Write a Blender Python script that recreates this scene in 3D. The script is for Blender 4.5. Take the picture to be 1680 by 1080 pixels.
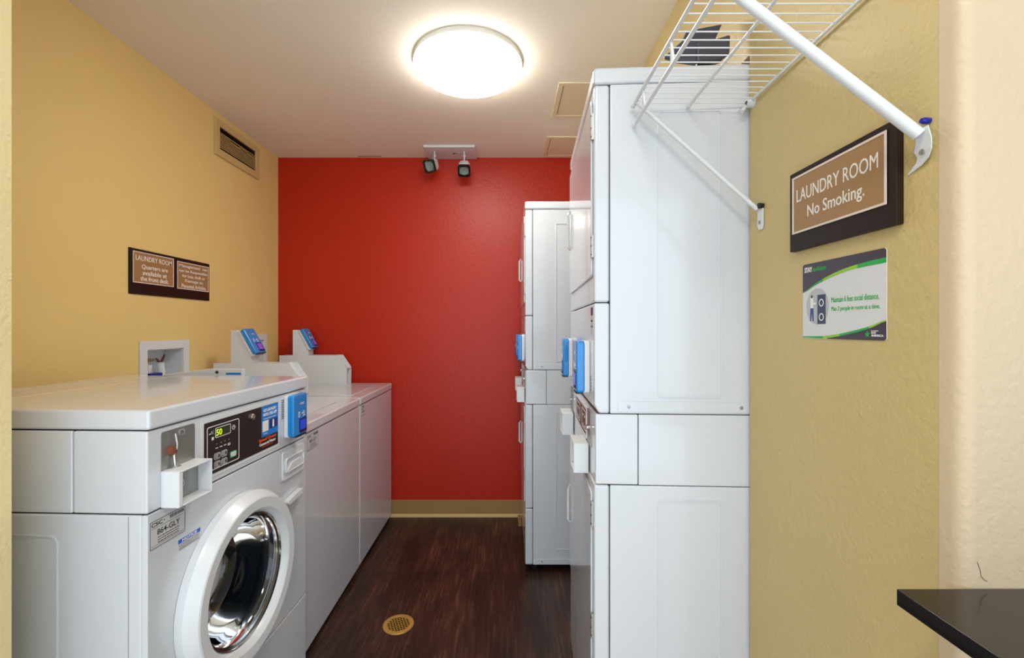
import bpy, bmesh, math, random
from mathutils import Vector, Matrix
random.seed(4)
PI = math.pi
for o in list(bpy.data.objects): bpy.data.objects.remove(o)
S = bpy.context.scene
COL = S.collection

# ---------------------------------------------------------------- camera, world, light, exposure
cd = bpy.data.cameras.new('camera'); cam = bpy.data.objects.new('camera', cd); COL.objects.link(cam)
cam.location = (0, 0, 1.3); cam.rotation_euler = (PI/2, 0, 0)
cd.sensor_width = 36; cd.lens = 735/1680*36
cd.shift_x = 9/1680; cd.shift_y = -1/1680
cd.clip_start = 0.02
S.camera = cam
S.view_settings.view_transform = 'Standard'; S.view_settings.look = 'None'
S.view_settings.exposure = 1.42; S.view_settings.gamma = 1; S.view_settings.use_curve_mapping = False
w = bpy.data.worlds.new('world'); S.world = w; w.use_nodes = True
bg = w.node_tree.nodes['Background']; bg.inputs[0].default_value = (0.76, 0.88, 1.0, 1); bg.inputs[1].default_value = .92
LAMP = 9.5

# ---------------------------------------------------------------- materials
def lin(c):
    return tuple(((x/255)/12.92 if x/255 <= .04045 else ((x/255+.055)/1.055)**2.4) for x in c) + (1,)
def mat(name, rgb, rough=.5, metal=0, coat=0, noise=0, nscale=6, bump=0, bscale=200, emit=0, trans=0, spec=.5, bdist=.002, coat_rough=.05):
    m = bpy.data.materials.new(name); m.use_nodes = True
    nt = m.node_tree; b = nt.nodes['Principled BSDF']; c = lin(rgb)
    b.inputs['Base Color'].default_value = c; b.inputs['Roughness'].default_value = rough
    b.inputs['Metallic'].default_value = metal; b.inputs['Coat Weight'].default_value = coat
    b.inputs['Coat Roughness'].default_value = coat_rough
    b.inputs['Specular IOR Level'].default_value = spec
    b.inputs['Transmission Weight'].default_value = trans
    tc = nt.nodes.new('ShaderNodeTexCoord')
    if noise:
        n = nt.nodes.new('ShaderNodeTexNoise'); n.inputs['Scale'].default_value = nscale; n.inputs['Detail'].default_value = 4
        nt.links.new(tc.outputs['Object'], n.inputs['Vector'])
        mx = nt.nodes.new('ShaderNodeMix'); mx.data_type = 'RGBA'
        mx.inputs[6].default_value = tuple(x*(1-noise) for x in c[:3])+(1,); mx.inputs[7].default_value = tuple(min(1, x*(1+noise)) for x in c[:3])+(1,)
        nt.links.new(n.outputs['Fac'], mx.inputs[0]); nt.links.new(mx.outputs[2], b.inputs['Base Color'])
    if bump:
        n2 = nt.nodes.new('ShaderNodeTexNoise'); n2.inputs['Scale'].default_value = bscale; n2.inputs['Detail'].default_value = 3
        nt.links.new(tc.outputs['Object'], n2.inputs['Vector'])
        bp = nt.nodes.new('ShaderNodeBump'); bp.inputs['Strength'].default_value = bump; bp.inputs['Distance'].default_value = bdist
        nt.links.new(n2.outputs['Fac'], bp.inputs['Height']); nt.links.new(bp.outputs[0], b.inputs['Normal'])
    if emit:
        b.inputs['Emission Color'].default_value = c; b.inputs['Emission Strength'].default_value = emit
    return m
def floor_mat():
    m = bpy.data.materials.new('wood_floor'); m.use_nodes = True; nt = m.node_tree; N = nt.nodes.new; L = nt.links.new
    b = nt.nodes['Principled BSDF']; tc = N('ShaderNodeTexCoord')
    mp = N('ShaderNodeMapping'); mp.inputs['Rotation'].default_value = (0, 0, PI/2); L(tc.outputs['Object'], mp.inputs['Vector'])
    br = N('ShaderNodeTexBrick'); br.inputs['Scale'].default_value = 1; br.inputs['Brick Width'].default_value = 1.2; br.inputs['Row Height'].default_value = .15
    br.inputs['Mortar Size'].default_value = .0012; br.inputs['Mortar Smooth'].default_value = .3; br.offset = .37
    br.inputs['Color1'].default_value = (.0, .0, .0, 1); br.inputs['Color2'].default_value = (1, 1, 1, 1); br.inputs['Mortar'].default_value = (.0, 0, 0, 1)
    L(mp.outputs[0], br.inputs['Vector'])
    m2 = N('ShaderNodeMapping'); m2.inputs['Scale'].default_value = (38, 2.0, 1); L(tc.outputs['Object'], m2.inputs['Vector'])
    n1 = N('ShaderNodeTexNoise'); n1.inputs['Scale'].default_value = 2.2; n1.inputs['Detail'].default_value = 8; n1.inputs['Roughness'].default_value = .68; n1.inputs['Distortion'].default_value = .5
    L(m2.outputs[0], n1.inputs['Vector'])
    m3 = N('ShaderNodeMapping'); m3.inputs['Scale'].default_value = (5, 1.6, 1); L(tc.outputs['Object'], m3.inputs['Vector'])
    n2 = N('ShaderNodeTexNoise'); n2.inputs['Scale'].default_value = 2; n2.inputs['Detail'].default_value = 4; L(m3.outputs[0], n2.inputs['Vector'])
    r = N('ShaderNodeValToRGB'); e = r.color_ramp.elements
    e[0].position = .30; e[0].color = lin((42, 32, 27)); e[1].position = .80; e[1].color = lin((140, 110, 94))
    x = r.color_ramp.elements.new(.52); x.color = lin((70, 51, 42))
    L(n1.outputs['Fac'], r.inputs[0])
    r2 = N('ShaderNodeValToRGB'); e = r2.color_ramp.elements
    e[0].position = .36; e[0].color = lin((155, 155, 148)); e[1].position = .66; e[1].color = lin((242, 214, 202))
    L(n2.outputs['Fac'], r2.inputs[0])
    mu = N('ShaderNodeMix'); mu.data_type = 'RGBA'; mu.blend_type = 'MULTIPLY'; mu.inputs[0].default_value = 1
    L(r.outputs[0], mu.inputs[6]); L(r2.outputs[0], mu.inputs[7])
    mr = N('ShaderNodeMapRange'); mr.inputs[3].default_value = .72; mr.inputs[4].default_value = 1.18; L(br.outputs['Color'], mr.inputs[0])
    hs = N('ShaderNodeHueSaturation'); L(mr.outputs[0], hs.inputs['Value']); L(mu.outputs[2], hs.inputs['Color'])
    L(hs.outputs[0], b.inputs['Base Color'])
    b.inputs['Roughness'].default_value = .42
    bp = N('ShaderNodeBump'); bp.inputs['Strength'].default_value = .25; bp.inputs['Distance'].default_value = .002
    L(n1.outputs['Fac'], bp.inputs['Height']); L(bp.outputs[0], b.inputs['Normal'])
    return m
M = dict(
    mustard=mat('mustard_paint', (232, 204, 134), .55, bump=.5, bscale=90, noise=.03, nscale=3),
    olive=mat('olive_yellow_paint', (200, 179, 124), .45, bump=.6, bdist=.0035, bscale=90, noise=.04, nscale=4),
    creamy=mat('pale_yellow_paint', (226, 210, 160), .55, bump=.6, bdist=.004, bscale=110, noise=.04, nscale=5),
    cream=mat('cream_paint', (208, 188, 158), .5, bump=.45, bdist=.003, bscale=95, noise=.03, nscale=4),
    red=mat('red_paint', (182, 35, 2), .4, spec=.4, bump=.6, bscale=75, noise=.05, nscale=2.5),
    ceiling=mat('ceiling_paint', (244, 236, 222), .8, bump=.3, bscale=120),
    hatch=mat('hatch_paint', (236, 220, 188), .7, bump=.1, bscale=120),
    base=mat('tan_vinyl', (158, 124, 76), .5, noise=.06, nscale=5),
    hall_bounce=mat('pale_bounce_floor', (228, 220, 206), .4),  # invented pale tone that reflects light up to the ceiling
    base_lip=mat('pale_caulk', (196, 164, 112), .6),
    floor=floor_mat(),
    white=mat('white_enamel', (208, 213, 221), .2, coat=.6, noise=.012, nscale=3, bump=.05, bscale=14, bdist=.004),
    white2=mat('white_plastic', (218, 222, 227), .32, coat=.2),
    grey=mat('grey_plastic', (150, 153, 155), .4),
    dark=mat('dark_gap', (24, 22, 22), .7),
    black=mat('black_plastic', (20, 19, 21), .3),
    gloss_black=mat('black_laminate', (18, 16, 15), .16, coat=.3, noise=.1, nscale=5),
    panel=mat('control_panel_black', (33, 24, 24), .3),
    brownlabel=mat('brown_label', (70, 30, 24), .35),
    steel=mat('brushed_steel', (168, 170, 166), .38, metal=.85, noise=.05, nscale=20),
    chrome=mat('chrome', (205, 205, 205), .14, metal=1),
    brass=mat('aged_brass', (196, 158, 78), .4, metal=.4, noise=.15, nscale=30),
    rust=mat('rusty_lock', (140, 84, 62), .5, metal=.4),
    blue=mat('blue_plastic', (16, 134, 214), .22, coat=.5),
    bluesat=mat('blue_label', (22, 120, 205), .4),
    navy=mat('navy_print', (30, 40, 110), .4),
    noticeblue=mat('notice_blue', (25, 95, 190), .4),
    screen=mat('violet_screen', (120, 80, 190), .2, emit=.12),
    screenblue=mat('blue_screen', (20, 70, 200), .2, emit=.12),
    lcd=mat('dark_lcd', (50, 48, 28), .2),
    digit=mat('green_digits', (190, 220, 20), .4, emit=.35),
    greenbtn=mat('green_button', (70, 165, 110), .4),
    ink=mat('black_ink', (40, 40, 46), .5),
    paper=mat('sticker_paper', (205, 205, 208), .45),
    whiteink=mat('white_ink', (236, 232, 228), .5),
    orange=mat('orange_ink', (235, 80, 25), .5),
    signbrown=mat('sign_backing_dark_brown', (36, 20, 16), .5, spec=.3, noise=.05),
    signtan=mat('sign_tan', (160, 122, 78), .45),
    signrim=mat('sign_white_rim', (224, 210, 200), .5),
    purple=mat('poster_purple_black', (62, 50, 68), .35),
    pgreen=mat('poster_green', (30, 168, 72), .4),
    plime=mat('poster_lime', (140, 196, 40), .4),
    pwhite=mat('poster_white', (214, 216, 220), .35),
    pgrey=mat('poster_grey', (180, 184, 192), .4),
    pnavy=mat('poster_navy', (52, 62, 96), .4),
    pblue=mat('poster_jeans', (28, 70, 120), .4),
    tan=mat('vent_paint', (206, 180, 122), .5),
    ventdark=mat('vent_dark', (58, 42, 34), .8),
    drum=mat('steel_drum', (104, 112, 126), .34, metal=.9, noise=.1, nscale=12),
    rubber=mat('dark_rubber', (30, 32, 38), .4),
    lens=mat('frosted_lens', (120, 142, 138), .3, coat=.4),
    charcoal=mat('charcoal_plastic', (66, 68, 82), .3, noise=.1, nscale=12),
    anchor=mat('blue_anchor', (12, 30, 150), .3),
    stain=mat('rust_stain', (176, 140, 100), .7, noise=.3, nscale=40),
    rimwhite=mat('lamp_rim', (222, 220, 212), .4),
)
g = mat('door_glass', (30, 40, 52), .03); M['glass'] = g
_nt = g.node_tree; _b = _nt.nodes['Principled BSDF']; _b.inputs['Specular IOR Level'].default_value = .8
_t = _nt.nodes.new('ShaderNodeBsdfTransparent'); _t.inputs[0].default_value = (.72, .80, .88, 1)
_f = _nt.nodes.new('ShaderNodeFresnel'); _f.inputs[0].default_value = 1.5
_a = _nt.nodes.new('ShaderNodeMath'); _a.operation = 'ADD'; _a.inputs[1].default_value = .03
_m = _nt.nodes.new('ShaderNodeMixShader'); _nt.links.new(_f.outputs[0], _a.inputs[0]); _nt.links.new(_a.outputs[0], _m.inputs[0])
_gl = _nt.nodes.new('ShaderNodeBsdfGlossy'); _gl.inputs['Roughness'].default_value = .04
_nt.links.new(_t.outputs[0], _m.inputs[1]); _nt.links.new(_gl.outputs[0], _m.inputs[2]); _nt.links.new(_m.outputs[0], _nt.nodes['Material Output'].inputs['Surface'])
lm = mat('lamp_diffuser', (255, 250, 240), .4, emit=LAMP); M['lamp'] = lm

# ---------------------------------------------------------------- mesh helpers (local frame: x outwards, y to the viewer's right, z up)
class MB:
    def __init__(s): s.bm = bmesh.new()
    def box(s, x0, x1, y0, y1, z0, z1):
        v = [s.bm.verts.new(p) for p in ((x0,y0,z0),(x1,y0,z0),(x1,y1,z0),(x0,y1,z0),(x0,y0,z1),(x1,y0,z1),(x1,y1,z1),(x0,y1,z1))]
        for f in ((3,2,1,0),(4,5,6,7),(0,1,5,4),(1,2,6,5),(2,3,7,6),(3,0,4,7)): s.bm.faces.new([v[i] for i in f])
        return s
    def prism(s, pts, a, b, axis='x'):
        # pts: 2D polygon; axis x -> (y,z), y -> (x,z), z -> (x,y)
        def P(p, t): return {'x': (t, p[0], p[1]), 'y': (p[0], t, p[1]), 'z': (p[0], p[1], t)}[axis]
        A = [s.bm.verts.new(P(p, a)) for p in pts]; B = [s.bm.verts.new(P(p, b)) for p in pts]; n = len(pts)
        s.bm.faces.new(A); s.bm.faces.new(B[::-1])
        for i in range(n): s.bm.faces.new((A[i], B[i], B[(i+1) % n], A[(i+1) % n]))
        return s
    def ring(s, outer, inner, a, b, axis='x'):
        def P(p, t): return {'x': (t, p[0], p[1]), 'y': (p[0], t, p[1]), 'z': (p[0], p[1], t)}[axis]
        n = len(outer)
        V = [[s.bm.verts.new(P(p, t)) for p in L] for L, t in ((outer, a), (inner, a), (outer, b), (inner, b))]
        for i in range(n):
            j = (i+1) % n
            s.bm.faces.new((V[0][i], V[0][j], V[1][j], V[1][i])); s.bm.faces.new((V[2][i], V[3][i], V[3][j], V[2][j]))
            s.bm.faces.new((V[0][i], V[2][i], V[2][j], V[0][j])); s.bm.faces.new((V[1][i], V[1][j], V[3][j], V[3][i]))
        return s
    def tube(s, pts, r, seg=10):
        pts = [Vector(p) for p in pts]; rings = []
        for i, p in enumerate(pts):
            d = (pts[min(i+1, len(pts)-1)] - pts[max(i-1, 0)]).normalized()
            up = Vector((0, 0, 1)) if abs(d.z) < .95 else Vector((0, 1, 0))
            a = d.cross(up).normalized(); b = d.cross(a)
            rr = r[i] if isinstance(r, (list, tuple)) else r
            rings.append([s.bm.verts.new(p + (a*math.cos(t*2*PI/seg) + b*math.sin(t*2*PI/seg))*rr) for t in range(seg)])
        for A, B in zip(rings, rings[1:]):
            for t in range(seg): s.bm.faces.new((A[t], A[(t+1) % seg], B[(t+1) % seg], B[t]))
        s.bm.faces.new(rings[0][::-1]); s.bm.faces.new(rings[-1])
        return s
    def lathe(s, prof, c=(0, 0, 0), axis='x', seg=64, closed=False, caps=True):
        # prof: (r, t) pairs; t along axis
        rings = []
        for r, t in prof:
            R = []
            for k in range(seg):
                a = 2*PI*k/seg; u, v = r*math.cos(a), r*math.sin(a)
                p = {'x': (t, u, v), 'z': (u, v, t), 'y': (u, t, v)}[axis]
                R.append(s.bm.verts.new((c[0]+p[0], c[1]+p[1], c[2]+p[2])))
            rings.append(R)
        pr = list(zip(rings, rings[1:])) + ([(rings[-1], rings[0])] if closed else [])
        for A, B in pr:
            for k in range(seg): s.bm.faces.new((A[k], A[(k+1) % seg], B[(k+1) % seg], B[k]))
        if not closed:
            for R, (r, t) in ((rings[0], prof[0]), (rings[-1], prof[-1])):
                if 0 < r <= .0101 or r > .0101 and caps: s.bm.faces.new(R)
        return s
    def text(s, body, y0, y1, z0, z1, x, bold=0, th=.0004):
        cu = bpy.data.curves.new('t', 'FONT'); cu.body = body; cu.size = 1; cu.offset = bold; cu.resolution_u = 3
        o = bpy.data.objects.new('t', cu); COL.objects.link(o)
        dg = bpy.context.evaluated_depsgraph_get(); me = bpy.data.meshes.new_from_object(o.evaluated_get(dg))
        xs = [v.co.x for v in me.vertices]; ys = [v.co.y for v in me.vertices]
        ax, bx, ay, by = min(xs), max(xs), min(ys), max(ys)
        sx, sy = (y1-y0)/(bx-ax), (z1-z0)/(by-ay)
        vs = [s.bm.verts.new((x, y0+(v.co.x-ax)*sx, z0+(v.co.y-ay)*sy)) for v in me.vertices]
        fs = []
        for p in me.polygons:
            try: fs.append(s.bm.faces.new([vs[i] for i in p.vertices]))
            except ValueError: pass
        r = bmesh.ops.extrude_face_region(s.bm, geom=fs)
        for v in r['geom']:
            if isinstance(v, bmesh.types.BMVert): v.co.x += th
        bpy.data.objects.remove(o); bpy.data.curves.remove(cu); bpy.data.meshes.remove(me)
        return s
    def dashes(s, y0, y1, z, h, x, n):
        # a line of print too small to read
        t = y0
        while t < y1:
            l = random.uniform(.4, 1)*(y1-y0)/n
            s.box(x, x+.0004, t, min(y1, t+l), z-h/2, z+h/2); t += l + (y1-y0)/n*.25
        return s
    def xf(s, m):
        bmesh.ops.transform(s.bm, matrix=m, verts=s.bm.verts); return s
    def far_apart(s):
        # pieces that stand well apart from the first one, each as its own MB (a foot, a label, a word)
        seen, isl = set(), []
        for v in s.bm.verts:
            if v in seen: continue
            st, c = [v], []; seen.add(v)
            while st:
                a = st.pop(); c.append(a)
                for e in a.link_edges:
                    b = e.other_vert(a)
                    if b not in seen: seen.add(b); st.append(b)
            isl.append(c)
        if len(isl) < 2 or len(isl) > 900: return []
        bb = [([min(v.co[i] for v in c) for i in range(3)], [max(v.co[i] for v in c) for i in range(3)]) for c in isl]
        sz = [max(h-l for l, h in zip(*b)) for b in bb]
        par = list(range(len(isl)))
        def find(i):
            while par[i] != i: par[i] = par[par[i]]; i = par[i]
            return i
        for i in range(len(isl)):
            for j in range(i):
                if find(i) == find(j): continue
                g2 = sum(max(0, bb[i][0][k]-bb[j][1][k], bb[j][0][k]-bb[i][1][k])**2 for k in range(3))
                if math.sqrt(g2) <= max(.02, .5*max(sz[i], sz[j])): par[find(i)] = find(j)
        groups = {}
        for i in range(len(isl)): groups.setdefault(find(i), []).append(i)
        gl = sorted(groups.values(), key=lambda g: -len(g))
        out = []
        for g in gl[1:]:
            q_ = MB(); mp = {}
            vs = [v for i in g for v in isl[i]]
            for v in vs: mp[v] = q_.bm.verts.new(v.co)
            for f in {f for v in vs for f in v.link_faces}: q_.bm.faces.new([mp[v] for v in f.verts])
            bmesh.ops.delete(s.bm, geom=vs, context='VERTS'); out.append(q_)
        return out
    def build(s, name, m, parent=None, bevel=0, seg=2, smooth=40):
        bmesh.ops.recalc_face_normals(s.bm, faces=s.bm.faces)
        rest = s.far_apart()
        for q_ in rest: q_.build(name, m, parent, bevel, seg, smooth)
        me = bpy.data.meshes.new(name); s.bm.to_mesh(me); s.bm.free()
        me.materials.append(M[m] if isinstance(m, str) else m)
        me.polygons.foreach_set('use_smooth', [True]*len(me.polygons)); me.set_sharp_from_angle(angle=math.radians(smooth))
        o = bpy.data.objects.new(name, me); COL.objects.link(o)
        if parent: o.parent = parent
        if bevel:
            b = o.modifiers.new('bevel', 'BEVEL'); b.width = bevel; b.segments = seg; b.limit_method = 'ANGLE'; b.angle_limit = math.radians(40)
            b.harden_normals = True
        return o
def rrect(y0, y1, z0, z1, r, n=5):
    P = []
    for cy, cz, a0 in ((y1-r, z1-r, 0), (y0+r, z1-r, 90), (y0+r, z0+r, 180), (y1-r, z0+r, 270)):
        for k in range(n+1):
            a = math.radians(a0+90*k/n); P.append((cy+r*math.cos(a), cz+r*math.sin(a)))
    return P
def circ(cy, cz, ry, rz=None, n=24):
    rz = rz or ry
    return [(cy+ry*math.cos(2*PI*k/n), cz+rz*math.sin(2*PI*k/n)) for k in range(n)]
def tag(o, label=None, cat=None, group=None, kind=None):
    if label: o['label'] = label
    if cat: o['category'] = cat
    if group: o['group'] = group
    if kind: o['kind'] = kind
    return o
def thing(name, label, cat, loc, rz=0, group=None):
    o = bpy.data.objects.new(name, None); COL.objects.link(o); o.empty_display_size = .05
    o.location = loc; o.rotation_euler = (0, 0, math.radians(rz))
    return tag(o, label, cat, group)
def struct(o): o['kind'] = 'structure'; return o
def copy_tree(o, parent=None):
    c = o.copy(); COL.objects.link(c); c.parent = parent
    for ch in list(o.children): copy_tree(ch, c)
    return c

# ================================================================ THE SETTING
RY, RH, LX, RX = 3.10, 2.482, -1.58, .616
struct(MB().box(-2.6, 2.6, .75, RY+.1, -.08, 0).build('floor', 'floor'))
struct(MB().box(-2.6, 2.6, -1.9, .75, -.08, 0).build('floor_hall', 'hall_bounce'))  # unseen hall floor, made pale to bounce light onto the ceiling
struct(MB().box(-2.6, 2.6, -1.9, RY+.1, RH, RH+.08).build('ceiling', 'ceiling'))
struct(MB().box(LX-.12, 1.2, RY, RY+.1, 0, RH).build('wall_back', 'red'))
# left wall with openings for the grille and the two outlet boxes (y0, y1, z0, z1)
holes = [(1.964, 2.183, 1.04, 1.204), (2.452, 2.700, 2.282, 2.41), (2.700, 2.812, 2.282, 2.41), (2.812, 2.812, 0, 0), (2.70, 2.905, 1.06, 1.222)]
mb = MB(); W = LX-.12
mb.box(W, LX, .86, 1.964, 0, RH)
mb.box(W, LX, 1.964, 2.183, 0, 1.04).box(W, LX, 1.964, 2.183, 1.204, RH)
mb.box(W, LX, 2.183, 2.452, 0, RH)
mb.box(W, LX, 2.452, 2.70, 0, 2.282).box(W, LX, 2.452, 2.70, 2.41, RH)
mb.box(W, LX, 2.70, 2.812, 0, 1.06).box(W, LX, 2.70, 2.812, 1.222, 2.282).box(W, LX, 2.70, 2.812, 2.41, RH)
mb.box(W, LX, 2.812, 2.905, 0, 1.06).box(W, LX, 2.812, 2.905, 1.222, RH)
mb.box(W, LX, 2.905, RY, 0, RH)
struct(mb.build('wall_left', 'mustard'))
# right wall with the dryer recess
mb = MB()
mb.box(RX, .74, .639, 1.134, 0, RH)
mb.box(RX, 1.12, 1.134, RY, 1.994, RH)
mb.box(.74, 1.12, .95, 1.05, 0, RH).box(.74, 1.12, 1.05, 1.134, 1.994, RH)
mb.box(1.05, 1.12, 1.05, RY, 0, 1.994)
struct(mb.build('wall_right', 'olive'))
# front walls: the cream wall with rounded corners on each side of the room's wide opening
r = .018
arc = [(RX+r-r*math.sin(a), .604+r-r*math.cos(a)) for a in [PI/2*k/6 for k in range(7)]]
fw = struct(MB().prism([(RX, .6385)] + arc[::-1] + [(2.6, .604), (2.6, .6385)], 0, RH, 'z').build('wall_front_right', 'cream'))
cr = [(RX+.0185, .6038, .9850), (RX+.0205, .6038, .979), (RX+.0225, .6038, .973), (RX+.0235, .6038, .966), (RX+.028, .6038, .9605), (RX+.032, .6038, .959)]
tag(MB().tube(cr, .0004, 5).build('crack', 'ink', fw), 'thin dark hairline crack in the cream paint')
r = .02
arc = [(-.95-r+r*math.sin(a), .604+r-r*math.cos(a)) for a in [PI/2*k/6 for k in range(7)]]
struct(MB().prism([(-2.6, .604)] + arc + [(-.95, .86), (-2.6, .86)], 0, RH, 'z').build('wall_front_left', 'creamy'))
struct(MB().box(-2.7, -2.6, -1.9, .86, 0, RH).build('wall_hall_left', 'cream'))
struct(MB().box(2.6, 2.7, -1.9, .64, 0, RH).build('wall_hall_right', 'cream'))
# baseboard on the red wall
bb = struct(MB().box(-1.5, 1.0, RY-.010, RY, .018, .114).build('baseboard_back', 'base', bevel=.003))
MB().prism([(RY-.022, 0), (RY-.022, .006), (RY-.010, .020), (RY, .020), (RY, 0)], -1.5, 1.0, 'x').build('lip', 'base_lip', bb)
struct(MB().box(.078, .098, 2.94, RY-.024, 0, .02).build('trim_1', 'base'))
# ceiling access hatches
def hatch(y0, y1, x0, lab):
    t = thing('ceiling_hatch', lab, 'hatch', (0, 0, RH), 0, 'flush access hatches in the ceiling')
    x1 = RX-.004
    MB().ring([(x0, y0), (x1, y0), (x1, y1), (x0, y1)], [(x0+.025, y0+.025), (x1-.025, y0+.025), (x1-.025, y1-.025), (x0+.025, y1-.025)], -.006, 0, 'z').build('frame', 'hatch', t, .0015)
    MB().box(x0+.028, x1-.028, y0+.028, y1-.028, -.004, 0).build('panel', 'hatch', t, .001)
    mb = MB(); mb.ring([(x0+.0245, y0+.0245), (x1-.0245, y0+.0245), (x1-.0245, y1-.0245), (x0+.0245, y1-.0245)], [(x0+.0285, y0+.0285), (x1-.0285, y0+.0285), (x1-.0285, y1-.0285), (x0+.0285, y1-.0285)], -.001, 0, 'z'); mb.build('gap', 'ventdark', t)
    return t
hatch(2.148, 2.50, .251, 'square painted ceiling hatch nearer the round lamp, half hidden by the tall dryer')
t = hatch(2.754, 3.07, .247, 'square painted ceiling hatch right against the red wall')
MB().lathe([(.004, -.006), (.004, -.003)], (.45, 2.80, 0), 'z', 12).build('latch', 'ventdark', t)

# ================================================================ CEILING LAMP
t = thing('ceiling_lamp', 'round glowing white dome lamp flush on the ceiling', 'ceiling lamp', (-.17, 1.985, RH))
MB().lathe([(.238, 0), (.239, -.020), (.234, -.026), (.225, -.026), (.225, 0)], axis='z', seg=96, closed=True).build('rim', 'rimwhite', t)
prof = [(.238*math.cos(a), -.024-.062*math.sin(a)) for a in [PI/2*k/14 for k in range(14)]] + [(.002, -.086)]
MB().lathe(prof, axis='z', seg=96).build('diffuser', 'lamp', t)
hall = copy_tree(t); hall.location = (-.05, -.10, RH)
tag(hall, 'second round white dome lamp on the ceiling outside the laundry room opening', 'ceiling lamp')

# ================================================================ EMERGENCY LIGHT
t = thing('emergency_light', 'twin head emergency light on a white plate at the ceiling above the red wall', 'emergency light', (-.371, 2.99, RH))
MB().box(-.165, .165, -.104, .104, -.014, 0).build('base_plate', 'white2', t, .002)
mb = MB().lathe([(.007, -.017), (.007, -.014)], (.02, 0, 0), 'z', 12).box(.028, .045, -.002, .002, -.0155, -.014); mb.build('indicator', 'ventdark', t)
for hx, hz, yaw, tilt, sx in ((-.124, -.104, -20, 30, -.104), (.092, -.124, 2, 50, .092)):
    hd = bpy.data.objects.new('x', None)
    R = Matrix.Translation((hx, -.03, hz)) @ Matrix.Rotation(math.radians(yaw), 4, 'Z') @ Matrix.Rotation(math.radians(tilt), 4, 'X')
    # body opens towards -y
    mb = MB()
    sec = [(.012, .06), (.024, .045), (.033, .015), (.035, -.02)]
    P = []
    for hw, yy in sec: P.append([mb.bm.verts.new((u, yy, v)) for u, v in rrect(-hw, hw, -hw, hw*(1.05), hw*.45, 4)])
    for A, B in zip(P, P[1:]):
        for i in range(len(A)): mb.bm.faces.new((A[i], A[(i+1) % len(A)], B[(i+1) % len(A)], B[i]))
    mb.bm.faces.new(P[0]); mb.bm.faces.new(P[-1][::-1])
    R = R @ Matrix.Scale(1.12, 4); h = mb.xf(R).build('lamp_head', 'white2', t)
    MB().ring(rrect(-.036, .036, -.036, .038, .014, 5), rrect(-.028, .028, -.028, .03, .014, 5), -.034, -.02, 'y').xf(R).build('bezel', 'black', h)
    MB().lathe([(.029, -.022), (.026, -.03), (.014, -.027), (.006, -.024), (.001, -.024)], axis='y', seg=24).xf(R).build('lens', 'lens', h)
    MB().tube([(sx, -.03, -.010), (sx, -.03, hz+.034), (hx, -.012, hz+.02)], .0042).lathe([(.012, -.045), (.012, -.041)], (sx, -.03, 0), 'z', 14).build('stem', 'white2', h)
    bpy.data.objects.remove(hd)
# small loose strip of red paint line near ceiling left of the light
struct(MB().box(-1.02, -.86, RY-.03, RY-.022, RH-.0015, RH+.001).build('trim_2', 'rust'))

# ================================================================ WALL GRILLE (left wall)
t = thing('air_grille', 'painted metal air grille with bent slats high on the left wall', 'air vent', (LX, 2.632, 2.345))
MB().ring([(-.215, -.102), (.215, -.102), (.215, .098), (-.215, .098)], [(-.178, -.060), (.178, -.060), (.178, .062), (-.178, .062)], 0, .012).build('frame', 'tan', t, .003)
MB().box(-.105, -.098, -.179, .179, -.062, .064).box(-.1, 0, -.180, -.1785, -.063, .065).box(-.1, 0, .1785, .180, -.063, .065).box(-.1, 0, -.18, .18, .063, .0648).box(-.1, 0, -.18, .18, -.063, -.0615).build('duct', 'ventdark', t)
for i in range(11):
    z = -.055 + i*.0098
    if i in (0, 10): continue
    mb = MB(); bend = .003 if i == 8 else 0
    pts = [(-.001, z+.0042), (.005, z-.0042), (.0065, z-.0036), (.0005, z+.0048)]
    if i == 8:
        for (ya, yb, dz) in ((-.177, -.07, .0), (-.07, .02, -.004), (.02, .09, .002), (.09, .177, -.002)):
            mb.prism([(a, b+dz) for a, b in pts], ya, yb, 'y')
    else: mb.prism([(a, b+(.002 if i == 10 else 0)) for a, b in pts], -.177, .177, 'y')
    mb.build('slat', 'tan', t)

# ================================================================ SIGNS
def sign_panel(t, y0, y1, z0, z1, x):
    p = MB().box(x, x+.0012, y0, y1, z0, z1).build('tan_panel', 'signtan', t)
    MB().ring([(y0, z0), (y1, z0), (y1, z1), (y0, z1)], [(y0+.004, z0+.004), (y1-.004, z0+.004), (y1-.004, z1-.004), (y0+.004, z1-.004)], x, x+.0024).build('white_rim', 'signrim', t)
    return p
t = thing('wall_sign', 'long brown laundry room sign with two tan panels above the washers on the left wall', 'sign', (LX, 2.122, 1.543))
MB().box(0, .006, -.252, .252, -.097, .097).build('backing_board', 'signbrown', t, .001)
sign_panel(t, -.237, -.005, -.048, .086, .006); sign_panel(t, .017, .243, -.052, .080, .006)
mb = MB(); X = .0073
mb.text('LAUNDRY ROOM', -.222, -.017, .049, .071, X, .004)
mb.text('Quarters are', -.190, -.043, .012, .034, X, .012).text('available at', -.186, -.048, -.012, .008, X, .012).text('the front desk.', -.197, -.036, -.037, -.017, X, .012)
for s, a, b, z in (('Management  can', .032, .232, .054), ('not be Responsible', .030, .232, .030), ('for loss, theft or', .052, .215, .007), ('Damage to', .071, .198, -.017), ('Personal Articles.', .047, .222, -.041)):
    mb.text(s, a, b, z-.003, z+.015, X, .012)
mb.build('lettering', 'whiteink', t)

t = thing('wall_sign', 'brown no smoking sign with one tan panel on the right wall, below the wire shelf', 'sign', (RX, .8245, 1.544), 180)
MB().box(0, .012, -.1305, .1305, -.082, .082).build('backing_board', 'signbrown', t, .0012)
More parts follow.
